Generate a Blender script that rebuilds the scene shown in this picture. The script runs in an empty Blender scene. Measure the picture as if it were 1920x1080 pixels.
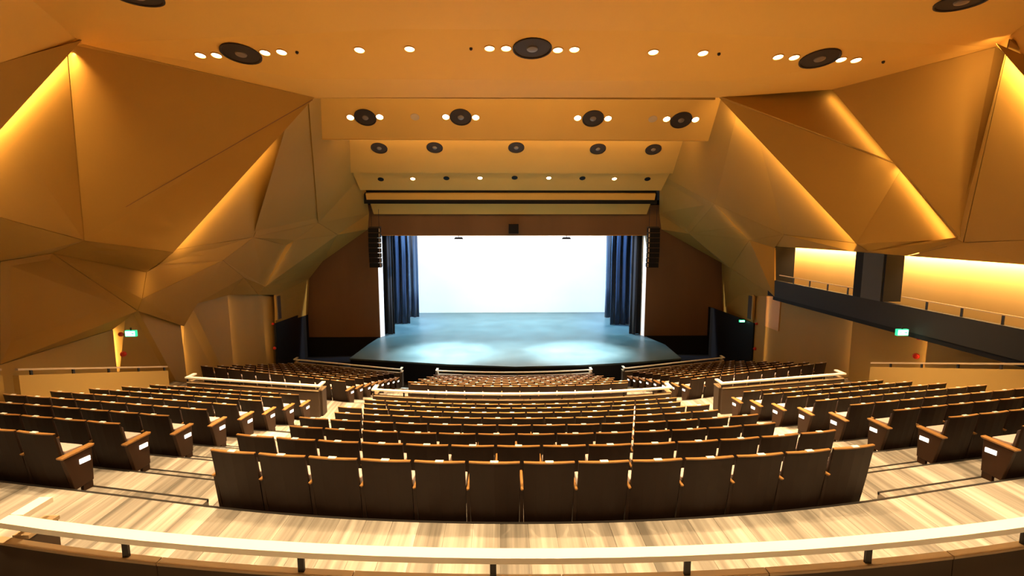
import bpy, bmesh, math, random
from mathutils import Vector, Matrix
random.seed(7)
S = bpy.context.scene
COL = S.collection

# ------------------------------------------------------------------ camera, exposure, world
CAM = Vector((-0.52, 0.0, 7.5))
PITCH, YAW, FPX = math.radians(7.03), math.atan2(19, 940), 940.0
cd = bpy.data.cameras.new('camera'); cam = bpy.data.objects.new('camera', cd); COL.objects.link(cam)
cd.sensor_width = 36.0; cd.lens = 36.0 * FPX / 1920.0; cd.clip_end = 200; cd.clip_start = 0.05
cam.location = CAM; cam.rotation_euler = (math.pi / 2 - PITCH, 0, -YAW)
S.camera = cam
S.view_settings.view_transform = 'Standard'; S.view_settings.look = 'None'
S.view_settings.gamma = 1.0; S.view_settings.use_curve_mapping = False
S.view_settings.exposure = 0.08
w = bpy.data.worlds.new('world'); S.world = w; w.use_nodes = True
w.node_tree.nodes['Background'].inputs[0].default_value = (0.01, 0.006, 0.003, 1)
w.node_tree.nodes['Background'].inputs[1].default_value = 0.2

WARM = (1.0, 0.69, 0.35)
COVE = (1.0, 0.60, 0.23)
STAGE = (0.78, 0.96, 1.0)
P_SPOT, P_COVE = 4.6, 0.42        # overall multipliers

def link(o, parent=None):
    COL.objects.link(o)
    if parent: o.parent = parent
    return o
def lamp(kind, loc, aim, power, color, **kw):
    l = bpy.data.lights.new('light', kind); l.energy = power; l.color = color
    for k, v in kw.items(): setattr(l, k, v)
    o = bpy.data.objects.new('light', l); COL.objects.link(o)
    o.location = loc
    d = Vector(aim) - Vector(loc)
    o.rotation_euler = d.to_track_quat('-Z', 'Y').to_euler()
    return o
def strip(p, q, direction, power, color=COVE, width=0.05, spread=math.pi):
    """A straight LED strip from p to q shining along `direction`."""
    p, q = Vector(p), Vector(q); L = (q - p).length
    x = (q - p).normalized(); z = -Vector(direction).normalized()
    z = (z - x * z.dot(x)).normalized(); y = z.cross(x)
    l = bpy.data.lights.new('led_strip_light', 'AREA'); l.shape = 'RECTANGLE'; l.size = L; l.size_y = width
    l.energy = power * P_COVE; l.color = color; l.spread = spread
    o = bpy.data.objects.new('led_strip_light', l); COL.objects.link(o)
    m = Matrix((x, y, z)).transposed().to_4x4(); m.translation = (p + q) / 2
    o.matrix_world = m
    return o

# ------------------------------------------------------------------ measuring helpers (survey of the hall from the standpoint)
def ray(px, py):
    x = (px - 960) / FPX; y = -(py - 540) / FPX
    c, s = math.cos(PITCH), math.sin(PITCH)
    d = Vector((x, c + s * y, -s + c * y))
    c, s = math.cos(YAW), math.sin(YAW)
    return Vector((c * d.x + s * d.y, -s * d.x + c * d.y, d.z))
def at(px, py, X=None, Y=None, H=None):
    """World point seen at a pixel on the plane x = X, y = Y or height H above the camera."""
    d = ray(px, py)
    if X is not None: t = (X - CAM.x) / d.x
    elif Y is not None: t = Y / d.y
    else: t = H / d.z
    return CAM + d * t
def on_plane(px, py, a, b, c):
    n = (b - a).cross(c - a); d = ray(px, py)
    return CAM + d * ((a - CAM).dot(n) / d.dot(n))

# ------------------------------------------------------------------ materials
MATS = {}
def mat(name, col, rough=0.6, metal=0.0, noise=None, emit=None, spec=0.5, sheen=0.0, bump=None):
    if name in MATS: return MATS[name]
    m = bpy.data.materials.new(name); m.use_nodes = True
    nt = m.node_tree; b = nt.nodes['Principled BSDF']
    b.inputs['Base Color'].default_value = (*col, 1); b.inputs['Roughness'].default_value = rough
    b.inputs['Metallic'].default_value = metal; b.inputs['Specular IOR Level'].default_value = spec
    if sheen: b.inputs['Sheen Weight'].default_value = sheen
    if emit:
        b.inputs['Emission Color'].default_value = (*emit[0], 1); b.inputs['Emission Strength'].default_value = emit[1]
    if noise:
        scale, amount, stretch = noise
        tc = nt.nodes.new('ShaderNodeTexCoord'); mp = nt.nodes.new('ShaderNodeMapping'); n = nt.nodes.new('ShaderNodeTexNoise')
        mp.inputs['Scale'].default_value = stretch; n.inputs['Scale'].default_value = scale; n.inputs['Detail'].default_value = 4
        nt.links.new(tc.outputs['Object'], mp.inputs[0]); nt.links.new(mp.outputs[0], n.inputs[0])
        r = nt.nodes.new('ShaderNodeValToRGB'); nt.links.new(n.outputs[0], r.inputs[0])
        r.color_ramp.elements[0].position = 0.3; r.color_ramp.elements[1].position = 0.7
        r.color_ramp.elements[0].color = (*[c * (1 - amount) for c in col], 1)
        r.color_ramp.elements[1].color = (*[min(1, c * (1 + amount)) for c in col], 1)
        nt.links.new(r.outputs[0], b.inputs['Base Color'])
        if bump:
            bp = nt.nodes.new('ShaderNodeBump'); bp.inputs['Strength'].default_value = bump; bp.inputs['Distance'].default_value = 0.01
            nt.links.new(n.outputs[0], bp.inputs['Height']); nt.links.new(bp.outputs[0], b.inputs['Normal'])
    MATS[name] = m
    return m
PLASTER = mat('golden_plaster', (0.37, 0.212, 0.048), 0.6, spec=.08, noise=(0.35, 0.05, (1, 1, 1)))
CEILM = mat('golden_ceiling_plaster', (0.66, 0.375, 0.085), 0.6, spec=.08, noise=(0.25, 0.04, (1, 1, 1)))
LOWALL = mat('cream_wall_paint', (0.42, 0.265, 0.078), 0.55, spec=.12, noise=(0.4, 0.05, (1, 1, 0.3)))
BROWN = mat('brown_proscenium_paint', (0.20, 0.105, 0.052), 0.75, spec=.1, noise=(0.6, 0.1, (1, 1, 0.2)))
BLACK = mat('matt_black', (0.008, 0.007, 0.008), 0.7, spec=.2)
CHAR = mat('charcoal_panel', (0.030, 0.028, 0.028), 0.6, spec=.12)
SHELL = mat('dark_brown_seat_shell', (0.021, 0.0095, 0.005), 0.5, spec=.22, noise=(3, 0.2, (1, 1, 0.15)))
CAPW = mat('oiled_oak_edge', (0.33, 0.165, 0.05), 0.34, noise=(6, 0.15, (0.3, 3, 3)))
CUSH = mat('pale_mauve_upholstery', (0.55, 0.45, 0.44), 0.9, sheen=0.3, noise=(60, 0.08, (1, 1, 1)), bump=0.2)
PADF = mat('dark_brown_upholstery', (0.075, 0.05, 0.045), 0.9)
STEEL = mat('brushed_steel', (0.55, 0.52, 0.5), 0.35, 0.9)
PLATE = mat('white_enamel_plate', (0.95, 0.93, 0.88), 0.25)
IRON = mat('dark_iron', (0.03, 0.026, 0.024), 0.5, 0.3)
RAILW = mat('pale_oak_handrail', (0.95, 0.89, 0.78), 0.35, noise=(4, 0.06, (0.3, 0.3, 3)))
PARA = mat('brown_parapet', (0.08, 0.054, 0.036), 0.6, spec=.2, noise=(1.5, 0.12, (1, 1, 1)))
PARACAP = mat('parapet_cap', (0.50, 0.36, 0.21), 0.5, noise=(2, 0.08, (1, 1, 1)))
CYC = mat('white_cyclorama', (0.9, 0.9, 0.9), 0.9)
VELVET = mat('navy_velvet', (0.016, 0.030, 0.065), 0.85, sheen=0.35, noise=(2, 0.3, (4, 4, 0.3)))
VELVETB = mat('black_velvet', (0.008, 0.009, 0.013), 0.9, sheen=0.1)
GRILLE = mat('dark_speaker_mesh', (0.04, 0.028, 0.022), 0.6, spec=.15)
CONE = mat('speaker_cone_grey', (0.16, 0.12, 0.09), 0.4)
LENS = mat('lit_lamp_lens', (1, 0.9, 0.7), 0.4, emit=((1.0, 0.80, 0.48), 14.0))
RED = mat('red_enamel', (0.55, 0.02, 0.01), 0.4)
WHITEP = mat('white_reveal_paint', (0.9, 0.88, 0.84), 0.5)

def carpet():
    m = bpy.data.materials.new('striped_carpet'); m.use_nodes = True
    nt = m.node_tree; b = nt.nodes['Principled BSDF']; b.inputs['Roughness'].default_value = 0.85
    b.inputs['Specular IOR Level'].default_value = 0.2
    tc = nt.nodes.new('ShaderNodeTexCoord'); oi = nt.nodes.new('ShaderNodeObjectInfo')
    def n(scale, stretch, det):
        mp = nt.nodes.new('ShaderNodeMapping'); mp.inputs['Scale'].default_value = stretch
        x = nt.nodes.new('ShaderNodeTexNoise'); x.inputs['Scale'].default_value = scale; x.inputs['Detail'].default_value = det
        nt.links.new(tc.outputs['Object'], mp.inputs[0]); nt.links.new(mp.outputs[0], x.inputs[0]); return x
    a = n(1.0, (13, 0.45, 1), 3); c = n(1.0, (3.2, 0.2, 1), 2)
    mx = nt.nodes.new('ShaderNodeMath'); mx.operation = 'ADD'
    s1 = nt.nodes.new('ShaderNodeMath'); s1.operation = 'MULTIPLY'; s1.inputs[1].default_value = 0.55
    s2 = nt.nodes.new('ShaderNodeMath'); s2.operation = 'MULTIPLY'; s2.inputs[1].default_value = 0.45
    nt.links.new(a.outputs[0], s1.inputs[0]); nt.links.new(c.outputs[0], s2.inputs[0])
    nt.links.new(s1.outputs[0], mx.inputs[0]); nt.links.new(s2.outputs[0], mx.inputs[1])
    s3 = nt.nodes.new('ShaderNodeMath'); s3.operation = 'MULTIPLY_ADD'; s3.inputs[1].default_value = 0.16; 
    nt.links.new(oi.outputs['Random'], s3.inputs[0]); nt.links.new(mx.outputs[0], s3.inputs[2])
    r = nt.nodes.new('ShaderNodeValToRGB'); e = r.color_ramp.elements
    e[0].position = 0.40; e[0].color = (0.15, 0.135, 0.118, 1); e[1].position = 0.76; e[1].color = (0.58, 0.545, 0.50, 1)
    x = e.new(0.55); x.color = (0.30, 0.27, 0.235, 1); x = e.new(0.64); x.color = (0.41, 0.375, 0.33, 1)
    nt.links.new(s3.outputs[0], r.inputs[0]); nt.links.new(r.outputs[0], b.inputs['Base Color'])
    MATS['carpet'] = m; return m
CARPET = carpet()
def stagefloor():
    m = bpy.data.materials.new('black_stage_boards'); m.use_nodes = True
    nt = m.node_tree; b = nt.nodes['Principled BSDF']
    tc = nt.nodes.new('ShaderNodeTexCoord'); n = nt.nodes.new('ShaderNodeTexNoise'); n.inputs['Scale'].default_value = 0.8; n.inputs['Detail'].default_value = 6
    nt.links.new(tc.outputs['Object'], n.inputs[0])
    r = nt.nodes.new('ShaderNodeValToRGB'); e = r.color_ramp.elements
    e[0].position = .3; e[0].color = (0.045, 0.075, 0.085, 1); e[1].position = .7; e[1].color = (0.09, 0.125, 0.135, 1)
    nt.links.new(n.outputs[0], r.inputs[0]); nt.links.new(r.outputs[0], b.inputs['Base Color'])
    r2 = nt.nodes.new('ShaderNodeMapRange'); r2.inputs['To Min'].default_value = .30; r2.inputs['To Max'].default_value = .42
    nt.links.new(n.outputs[0], r2.inputs[0]); nt.links.new(r2.outputs[0], b.inputs['Roughness'])
    return m
STAGEM = stagefloor()

# ------------------------------------------------------------------ mesh helpers
class MB:
    def __init__(s): s.v = []; s.f = []
    def quad(s, *p):
        i = len(s.v); s.v += [tuple(x) for x in p]; s.f.append(tuple(range(i, i + len(p)))); return s
    def hexa(s, p):            # 8 points: bottom 4 ccw, top 4 ccw
        i = len(s.v); s.v += [tuple(x) for x in p]
        for f in ((3, 2, 1, 0), (4, 5, 6, 7), (0, 1, 5, 4), (1, 2, 6, 5), (2, 3, 7, 6), (3, 0, 4, 7)): s.f.append(tuple(i + k for k in f))
        return s
    def box(s, a, b):
        (x0, y0, z0), (x1, y1, z1) = a, b
        return s.hexa([(x0, y0, z0), (x1, y0, z0), (x1, y1, z0), (x0, y1, z0), (x0, y0, z1), (x1, y0, z1), (x1, y1, z1), (x0, y1, z1)])
    def prism(s, pts, off):
        """Polygon pts (Vectors) extruded by vector off."""
        n = len(pts); i = len(s.v); off = Vector(off)
        s.v += [tuple(p) for p in pts] + [tuple(Vector(p) + off) for p in pts]
        s.f.append(tuple(range(i, i + n))); s.f.append(tuple(range(i + 2 * n - 1, i + n - 1, -1)))
        for k in range(n):
            j = (k + 1) % n; s.f.append((i + k, i + n + k, i + n + j, i + j))
        return s
    def lathe(s, prof, c, ax, seg=20):
        """Profile of (radius, height) turned about axis ax at c."""
        ax = Vector(ax).normalized(); u = ax.orthogonal().normalized(); w_ = ax.cross(u); c = Vector(c); i = len(s.v)
        for r, h in prof:
            for k in range(seg):
                a = 2 * math.pi * k / seg; s.v.append(tuple(c + ax * h + (u * math.cos(a) + w_ * math.sin(a)) * r))
        for j in range(len(prof) - 1):
            for k in range(seg):
                k2 = (k + 1) % seg; s.f.append((i + j * seg + k, i + j * seg + k2, i + (j + 1) * seg + k2, i + (j + 1) * seg + k))
        s.f.append(tuple(i + k for k in range(seg))); s.f.append(tuple(i + (len(prof) - 1) * seg + k for k in range(seg - 1, -1, -1)))
        return s
    def tube(s, p, q, r, seg=10):
        p, q = Vector(p), Vector(q); return s.lathe([(r, 0), (r, (q - p).length)], p, q - p, seg)
    def mesh(s, name, bevel=0.0, smooth=False, recalc=True):
        me = bpy.data.meshes.new(name); me.from_pydata(s.v, [], s.f)
        bm = bmesh.new(); bm.from_mesh(me)
        if recalc: bmesh.ops.recalc_face_normals(bm, faces=bm.faces)
        if bevel: bmesh.ops.bevel(bm, geom=list(bm.edges), offset=bevel, segments=1, affect='EDGES', clamp_overlap=True)
        bm.to_mesh(me); bm.free()
        if smooth:
            for p in me.polygons: p.use_smooth = True
        return me
    def build(s, name, m, parent=None, **kw):
        me = s.mesh(name, **kw); me.materials.append(m)
        o = bpy.data.objects.new(name, me); return link(o, parent)
def tag(o, label=None, cat=None, group=None, kind=None):
    if label: o['label'] = label
    if cat: o['category'] = cat
    if group: o['group'] = group
    if kind: o['kind'] = kind
    return o
def empty(name, loc=(0, 0, 0), rz=0.0):
    o = bpy.data.objects.new(name, None); COL.objects.link(o); o.location = loc; o.rotation_euler = (0, 0, rz); o.empty_display_size = .2
    return o
ORD = ['first', 'second', 'third', 'fourth', 'fifth', 'sixth', 'seventh', 'eighth', 'ninth', 'tenth', 'eleventh', 'twelfth', 'thirteenth', 'fourteenth', 'fifteenth', 'sixteenth']
ZC = CAM.z

def panel(pts, parent, m=PLASTER, thick=0.06, gap=0.009, name='wall_panel'):
    """Folded plaster panel: polygon slightly shrunk (so joints stay open) and given thickness away from the hall."""
    pts = [Vector(p) for p in pts]; c = sum(pts, Vector()) / len(pts)
    n = Vector()
    for k in range(len(pts)): n += (pts[k] - c).cross(pts[(k + 1) % len(pts)] - c)
    n.normalize()
    mid = Vector((0, min(max(c.y, 2), 27), ZC - 2.0))
    if n.dot(mid - c) < 0: n = -n; pts.reverse()
    out = []
    N = len(pts)
    for k in range(N):
        p0, p1, p2 = pts[k - 1], pts[k], pts[(k + 1) % N]
        e1 = (p1 - p0).normalized(); e2 = (p2 - p1).normalized()
        i1, i2 = n.cross(e1).normalized(), n.cross(e2).normalized()
        b = i1 + i2
        if b.length < 1e-4: b = i1
        b.normalize(); s = max(0.35, b.dot(i1))
        out.append(p1 + b * gap / s)
    return MB().prism(out, -n * thick).build(name, m, parent), n

# ------------------------------------------------------------------ seating geometry (rows are arcs that straighten in the side blocks)
R0 = 18.0
def row_up(Y0, u):
    a = abs(u); b = min(a, 4.2)
    return Y0 + R0 - math.sqrt(R0 * R0 - b * b) + 0.21 * max(0.0, a - 4.2)
def row_lo(Y0, u):
    a = abs(u); b = min(a, 3.7)
    return Y0 + R0 - math.sqrt(R0 * R0 - b * b) + 0.12 * min(1.5, max(0.0, a - 3.7)) + 0.34 * max(0.0, a - 5.2)
SH = 0.92                                                     # seat back height
YU = [4.64 + 0.936 * i for i in range(9)]
ZU = [ZC - (2.29 + 0.258 * i) - SH for i in range(9)]          # floor of upper rows
YL = [14.05 + 0.945 * i for i in range(9)]
ZL = [ZC - (4.60 + 0.25 * i) - SH for i in range(9)]
ZWALK = ZC - 2.95
ZLW = ZC - 5.27                                                # lower cross aisle
Y_NEAR, Y_MID, Y_FRONT = 2.93, 12.12, 21.55
ZST = ZC - 6.45                                                # stage floor
XW = 11.75                                                     # side walls
EDGE = 0.045

def xs(a, b, n): return [a + (b - a) * k / n for k in range(n + 1)]
floor = MB().box((-14, -8, -0.45), (14, 29.6, -0.25)).build('floor', BLACK); tag(floor, 'stepped auditorium floor with striped beige carpet', kind='structure')
def tread(fa, fb, z, drop, x0=-XW, x1=XW, m=CARPET, name='tread', nos=True):
    b = MB(); X = xs(x0, x1, 48)
    for k in range(48):
        xa, xb = X[k], X[k + 1]
        b.quad((xa, fa(xa), z), (xb, fa(xb), z), (xb, fb(xb), z), (xa, fb(xa), z))
        b.quad((xa, fb(xa), z), (xb, fb(xb), z), (xb, fb(xb), z - drop), (xa, fb(xa), z - drop))
    o = b.build(name, m, floor, recalc=False)
    if nos:
        b = MB()
        for k in range(48):
            xa, xb = X[k], X[k + 1]
            b.hexa([(xa, fb(xa) - .025, z - .03), (xb, fb(xb) - .025, z - .03), (xb, fb(xb) + .006, z - .03), (xa, fb(xa) + .006, z - .03),
                    (xa, fb(xa) - .025, z + .009), (xb, fb(xb) - .025, z + .009), (xb, fb(xb) + .006, z + .009), (xa, fb(xa) + .006, z + .009)])
        b.build('nosing', IRON, floor)
    return o
def planks(fa, fb, z, x0, x1, wd=0.27):
    n = max(1, round((x1 - x0) / wd)); wd = (x1 - x0) / n
    for k in range(n):
        xa, xb = x0 + k * wd + .0015, x0 + (k + 1) * wd - .0015
        p = [(xa, fa(xa)), (xb, fa(xb)), (xb, fb(xb)), (xa, fb(xa))]
        MB().hexa([(x, y, z) for x, y in p] + [(x, y, z + .007) for x, y in p]).build('carpet_plank', CARPET, floor)
eu = [(lambda x, i=i: row_up(YU[i] + EDGE, x)) for i in range(9)]
el = [(lambda x, i=i: row_lo(YL[i] + EDGE, x)) for i in range(9)]
fn = lambda x: row_up(Y_NEAR, x)
fm = lambda x: row_up(Y_MID, x)
ff = lambda x: row_lo(Y_FRONT, x)
tread(fn, eu[0], ZWALK, 0.5)
planks(lambda x: fn(x) + .07, lambda x: eu[0](x) - .026, ZWALK, -8.1, 8.1)
for i in range(7): tread(eu[i], eu[i + 1], ZU[i], 0.5)
tread(eu[7], fm, ZU[7], 0.6, nos=False)
tread(fm, el[0], ZLW, 0.5)
for i in range(7): tread(el[i], el[i + 1], ZL[i], 0.5, nos=(i < 3))
tread(el[7], ff, ZL[7], 0.6, nos=False)
tread(lambda x: ff(x), lambda x: 29.0, 0.0, 0.2, nos=False, m=BLACK)
AI, AO = 3.86, 5.42                                            # aisle between centre and side blocks
for sgn in (-1, 1):
    lo, hi = (AI, AO) if sgn > 0 else (-AO, -AI)
    for i in range(8):
        fb = (lambda x, i=i: (eu[i + 1](x) if i < 7 else fm(x)) - .026)
        planks(lambda x, i=i: eu[i](x) + .33, fb, ZU[i], lo, hi)
        b = MB(); p = [(lo, eu[i](lo) + .004), (hi, eu[i](hi) + .004), (hi, eu[i](hi) + .325), (lo, eu[i](lo) + .325)]
        b.hexa([(x, y, ZU[i] + .002) for x, y in p] + [(x, y, ZU[i] + .13) for x, y in p]).build('aisle_step', CARPET, floor)
        q = [(lo, eu[i](lo) + .30), (hi, eu[i](hi) + .30), (hi, eu[i](hi) + .329), (lo, eu[i](lo) + .329)]
        MB().hexa([(x, y, ZU[i] + .10) for x, y in q] + [(x, y, ZU[i] + .134) for x, y in q]).build('step_nosing', IRON, floor)
    planks(lambda x: fm(x) + .1, lambda x: el[0](x) - .026, ZLW, lo - .3, hi + .3)
    for i in range(8):
        l2, h2 = (3.55, 5.15) if sgn > 0 else (-5.15, -3.55)
        b = MB(); p = [(l2, el[i](l2) + .004), (h2, el[i](h2) + .004), (h2, el[i](h2) + .325), (l2, el[i](l2) + .325)]
        b.hexa([(x, y, ZL[i] + .002) for x, y in p] + [(x, y, ZL[i] + .125) for x, y in p]).build('aisle_step', CARPET, floor)
# rear tier the photographer stands on
for k in range(7):
    y1 = 2.75 - k * 1.0
    z = ZC - 2.6 + k * 0.33
    b = MB().box((-XW, y1 - 1.0, z - .5), (XW, y1, z)); b.build('rear_tread', CARPET, floor)

# ------------------------------------------------------------------ outer shell
back = MB().box((-14.2, -8.2, -0.4), (14.2, -8.0, 15)).build('wall_back', PLASTER); tag(back, 'rear wall of the auditorium', kind='structure')
wl = MB().box((-14.4, -8, -0.4), (-14.2, 40, 15)).build('wall_left', PLASTER); tag(wl, 'folded golden plaster wall on the side without boxes', kind='structure')
wr = MB().box((14.2, -8, -0.4), (14.4, 40, 15)).build('wall_right', PLASTER); tag(wr, 'folded golden plaster wall with two open boxes', kind='structure')
ceil = MB().box((-14.2, -8, 14.6), (14.2, 40, 14.8)).build('ceiling', BLACK); tag(ceil, 'stepped golden plaster ceiling', kind='structure')

# ------------------------------------------------------------------ ceiling panels
def cz(Y, H, x): return Vector((x, Y, ZC + H))
A_L, A_R = at(155, 83, H=3.98), at(1866, 88, H=3.98)
B_L, B_R = at(590, 183, H=3.6), at(1348, 183, H=3.6)
xf = 10.3
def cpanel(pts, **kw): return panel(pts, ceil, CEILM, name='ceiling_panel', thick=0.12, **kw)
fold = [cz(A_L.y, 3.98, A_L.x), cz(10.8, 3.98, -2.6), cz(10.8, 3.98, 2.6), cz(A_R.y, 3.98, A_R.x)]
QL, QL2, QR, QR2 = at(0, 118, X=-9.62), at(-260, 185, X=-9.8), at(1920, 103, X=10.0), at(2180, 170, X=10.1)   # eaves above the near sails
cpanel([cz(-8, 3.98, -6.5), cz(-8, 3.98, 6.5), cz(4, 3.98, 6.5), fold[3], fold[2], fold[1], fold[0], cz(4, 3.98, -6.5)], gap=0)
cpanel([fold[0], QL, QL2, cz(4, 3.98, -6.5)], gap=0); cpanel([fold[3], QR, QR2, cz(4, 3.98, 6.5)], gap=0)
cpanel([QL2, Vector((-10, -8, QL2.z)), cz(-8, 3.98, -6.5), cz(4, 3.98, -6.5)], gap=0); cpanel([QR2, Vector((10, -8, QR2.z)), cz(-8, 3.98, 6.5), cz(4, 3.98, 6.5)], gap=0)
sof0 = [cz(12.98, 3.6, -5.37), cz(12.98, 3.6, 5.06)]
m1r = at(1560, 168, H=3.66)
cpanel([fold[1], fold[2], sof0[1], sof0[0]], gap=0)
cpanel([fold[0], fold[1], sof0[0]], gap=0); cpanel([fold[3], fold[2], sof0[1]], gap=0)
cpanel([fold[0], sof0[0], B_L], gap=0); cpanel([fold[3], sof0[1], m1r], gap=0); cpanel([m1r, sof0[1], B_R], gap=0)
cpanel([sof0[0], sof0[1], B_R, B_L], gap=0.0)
# added unseen strips in the ceiling steps, brightening the panels beyond
strip((-5.6, B_L.y + .2, ZC + 3.85), (5.6, B_L.y + .2, ZC + 3.85), (0, 1, .12), 420, width=.06)
def sl(Y, H, t, e): 
    """Point where the plane through (Y,H) with slope -t meets elevation ratio e."""
    k = H + t * Y; y = k / (t + e); return y, y * e
BY0, BH0 = 18.4, 5.25; BY1, BH1 = sl(20, 4.17, .675, .1665)
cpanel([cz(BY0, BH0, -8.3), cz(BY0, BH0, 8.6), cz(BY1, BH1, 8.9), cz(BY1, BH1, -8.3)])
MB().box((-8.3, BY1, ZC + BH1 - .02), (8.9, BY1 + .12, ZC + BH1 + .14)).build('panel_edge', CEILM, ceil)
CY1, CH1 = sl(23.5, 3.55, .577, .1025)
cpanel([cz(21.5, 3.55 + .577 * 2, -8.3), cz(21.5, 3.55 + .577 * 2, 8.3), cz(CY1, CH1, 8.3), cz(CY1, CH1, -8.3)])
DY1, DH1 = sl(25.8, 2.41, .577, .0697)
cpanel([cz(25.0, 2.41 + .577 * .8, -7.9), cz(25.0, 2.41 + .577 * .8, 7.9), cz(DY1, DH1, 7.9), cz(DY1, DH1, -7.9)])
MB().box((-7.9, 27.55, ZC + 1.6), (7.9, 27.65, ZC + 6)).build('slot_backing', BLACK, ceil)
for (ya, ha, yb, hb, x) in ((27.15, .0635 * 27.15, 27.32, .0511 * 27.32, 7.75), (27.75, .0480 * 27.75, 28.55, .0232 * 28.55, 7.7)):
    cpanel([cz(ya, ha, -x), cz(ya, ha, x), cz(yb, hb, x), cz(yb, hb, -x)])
MB().box((-7.9, 27.4, ZC + 1.2), (7.9, 27.5, ZC + 1.8)).build('slot_backing', BLACK, ceil)
strip((-6.8, BY1 + .25, ZC + BH1 + .2), (7.2, BY1 + .25, ZC + BH1 + .2), (0, .8, .35), 620, width=.06)  # added strip behind the panel edge, brightens the third ceiling row
strip((-7.0, CY1 + .2, ZC + CH1 + .25), (7.0, CY1 + .2, ZC + CH1 + .25), (0, .8, -.1), 300, width=.06)  # added strip, brightens the ceiling panel nearest the stage
# roof over the recesses between the hung panels
MB().box((-8.2, 14.7, ZC + 5.3), (8.2, 29, ZC + 5.4)).build('recess_top', BLACK, ceil)
MB().box((B_L.x, B_L.y + .02, ZC + 3.6), (B_R.x, B_L.y + .1, ZC + 5.3)).build('recess_side', CEILM, ceil)

# ------------------------------------------------------------------ walls: left
def cove(p, q, inner, power, off=0.14, back_=0.10, tilt=0.55, **kw):
    """LED strip along the edge p-q of a panel, hidden behind the panel that overlaps it; `inner` is a point well inside the lit panel."""
    p, q, inner = Vector(p), Vector(q), Vector(inner)
    e = (q - p).normalized(); wv = inner - p; wv = (wv - e * wv.dot(e)).normalized()
    n = e.cross(wv).normalized()
    mid = Vector((0, min(max(p.y, 2), 27), ZC - 2))
    if n.dot(mid - p) < 0: n = -n
    return strip(p + n * off - wv * back_, q + n * off - wv * back_, wv * (1 - tilt) - n * tilt, power, **kw)

def Lp(px, py, X): return at(px, py, X=X - 0.0)
# near sail, its lit neighbour and the large sail (world x values)
s0, s1 = at(155, 84, X=-9.55), at(0, 250, X=-9.75)
sd = (s1 - s0)
s2 = s0 + sd * 2.2
s2 = s0 + sd * 1.9
panel([s0 + Vector((0, 0, .1)), QL, s2], wl, gap=.004); panel([QL, QL2, Vector((-10, -8, QL2.z)), Vector((-10.2, -8, ZC - 3)), s2], wl, gap=.004)
g1, g2 = at(128, 116, X=-10.15), at(158, 451, X=-11.1)
p1b = at(0, 408, X=-10.95); 
A1 = at(157, 80, X=-10.1)
l0 = at(-6, 250, X=-10.3); 
p2far = l0 + (l0 - g1) * 1.0
pf = p1b + (p1b - g2) * 1.2
up2 = (g1 - g2).normalized() * .45
panel([g1 + up2, l0 + up2, p2far + up2, pf, p1b, g2], wl, thick=.05, gap=.012)
B1 = B_L.copy()
E1 = on_plane(326, 473, A1, B1, g2)
panel([fold[0] + Vector((-.25, .0, 0)), fold[0], B1, E1, g2, g1 + up2], wl, gap=.006)
def joint(p, q, n, parent):
    e = (q - p).normalized(); w_ = n.cross(e) * .012
    MB().prism([p + w_ + n * .004, q + w_ * .4 + n * .004, q - w_ * .4 + n * .004, p - w_ + n * .004], -n * .02).build('panel_joint', BROWN, parent)
nL = (B1 - fold[0]).cross(g2 - fold[0]).normalized(); nL = nL if nL.x > 0 else -nL
joint(on_plane(586, 187, fold[0], B1, g2), on_plane(236, 388, fold[0], B1, g2), nL, wl)
cove(A1, g1, (g2 + E1) / 2, 14)
cove(g1 + (g1 - A1) * .0, l0 + (l0 - g1) * .6, (p1b + g2) / 2, 190, off=.2)
# lit panel behind the large sail
t4 = at(588, 192, X=-8.0); a = at(330, 468, X=-11.2); b = at(475, 445, X=-10.6)
panel([t4 + Vector((-.1, 0, .3)), a + Vector((-.25, -.1, .0)), a, b], wl)
cove(t4, a, b, 170, off=.35, back_=.05)
# upper wall beside the hung ceiling panels
u1 = Vector((-6.95, 17.4, ZC + 5.3)); u1b = Vector((-6.95, 22.9, ZC + 4.3)); u2 = Vector((-7.65, 26.6, ZC + 2.7)); u3 = at(692, 400, Y=28.6); d_ = at(597, 418, X=-9.6); c_ = at(553, 450, X=-10.2)
panel([t4 + Vector((0, 0, .3)), u1, d_, b], wl, gap=.004)
e_ = at(633, 440, X=-9.3); f_ = at(690, 430, Y=28.7)
panel([u1, u1b, d_], wl, gap=0); panel([u1b, u2, d_], wl, gap=0); panel([u2, u3, e_, d_], wl, gap=.004); panel([u3, f_, e_], wl, gap=.004)
g_, h_ = at(605, 490, Y=28.7), at(580, 522, Y=28.7)
h3 = at(577, 590, Y=28.7)
i_ = at(297, 497, X=-11.5); j_ = at(418, 488, X=-11.0)
k_ = at(275, 510, X=-11.6); l_ = at(267, 560, X=-11.55); m_ = at(258, 583, X=-11.7)
n_ = at(345, 612, X=-11.75); o_ = at(367, 570, X=-11.65); p_ = at(430, 553, X=-11.7)
q_ = at(457, 520, X=-11.2); r_ = at(485, 553, X=-11.75); s_ = at(497, 537, X=-11.4); t_ = at(537, 460, X=-10.5)
for pts in ([a, b, j_, i_], [i_, j_, l_, k_], [l_, j_, o_, n_, m_], [j_, q_, p_, o_], [q_, r_, p_], [j_, b, t_, s_, q_], [q_, s_, r_],
            [b, d_, c_, t_], [c_, d_, e_], [c_, e_, g_, s_, t_], [e_, f_, g_]):
    panel(pts, wl, gap=.005)
dr1, dr2 = at(517, 553, X=-11.75), at(572, 555, X=-11.6)
panel([s_, g_, h_, h3, at(517, 610, X=-11.75), dr1, r_], wl, gap=.004)
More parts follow.
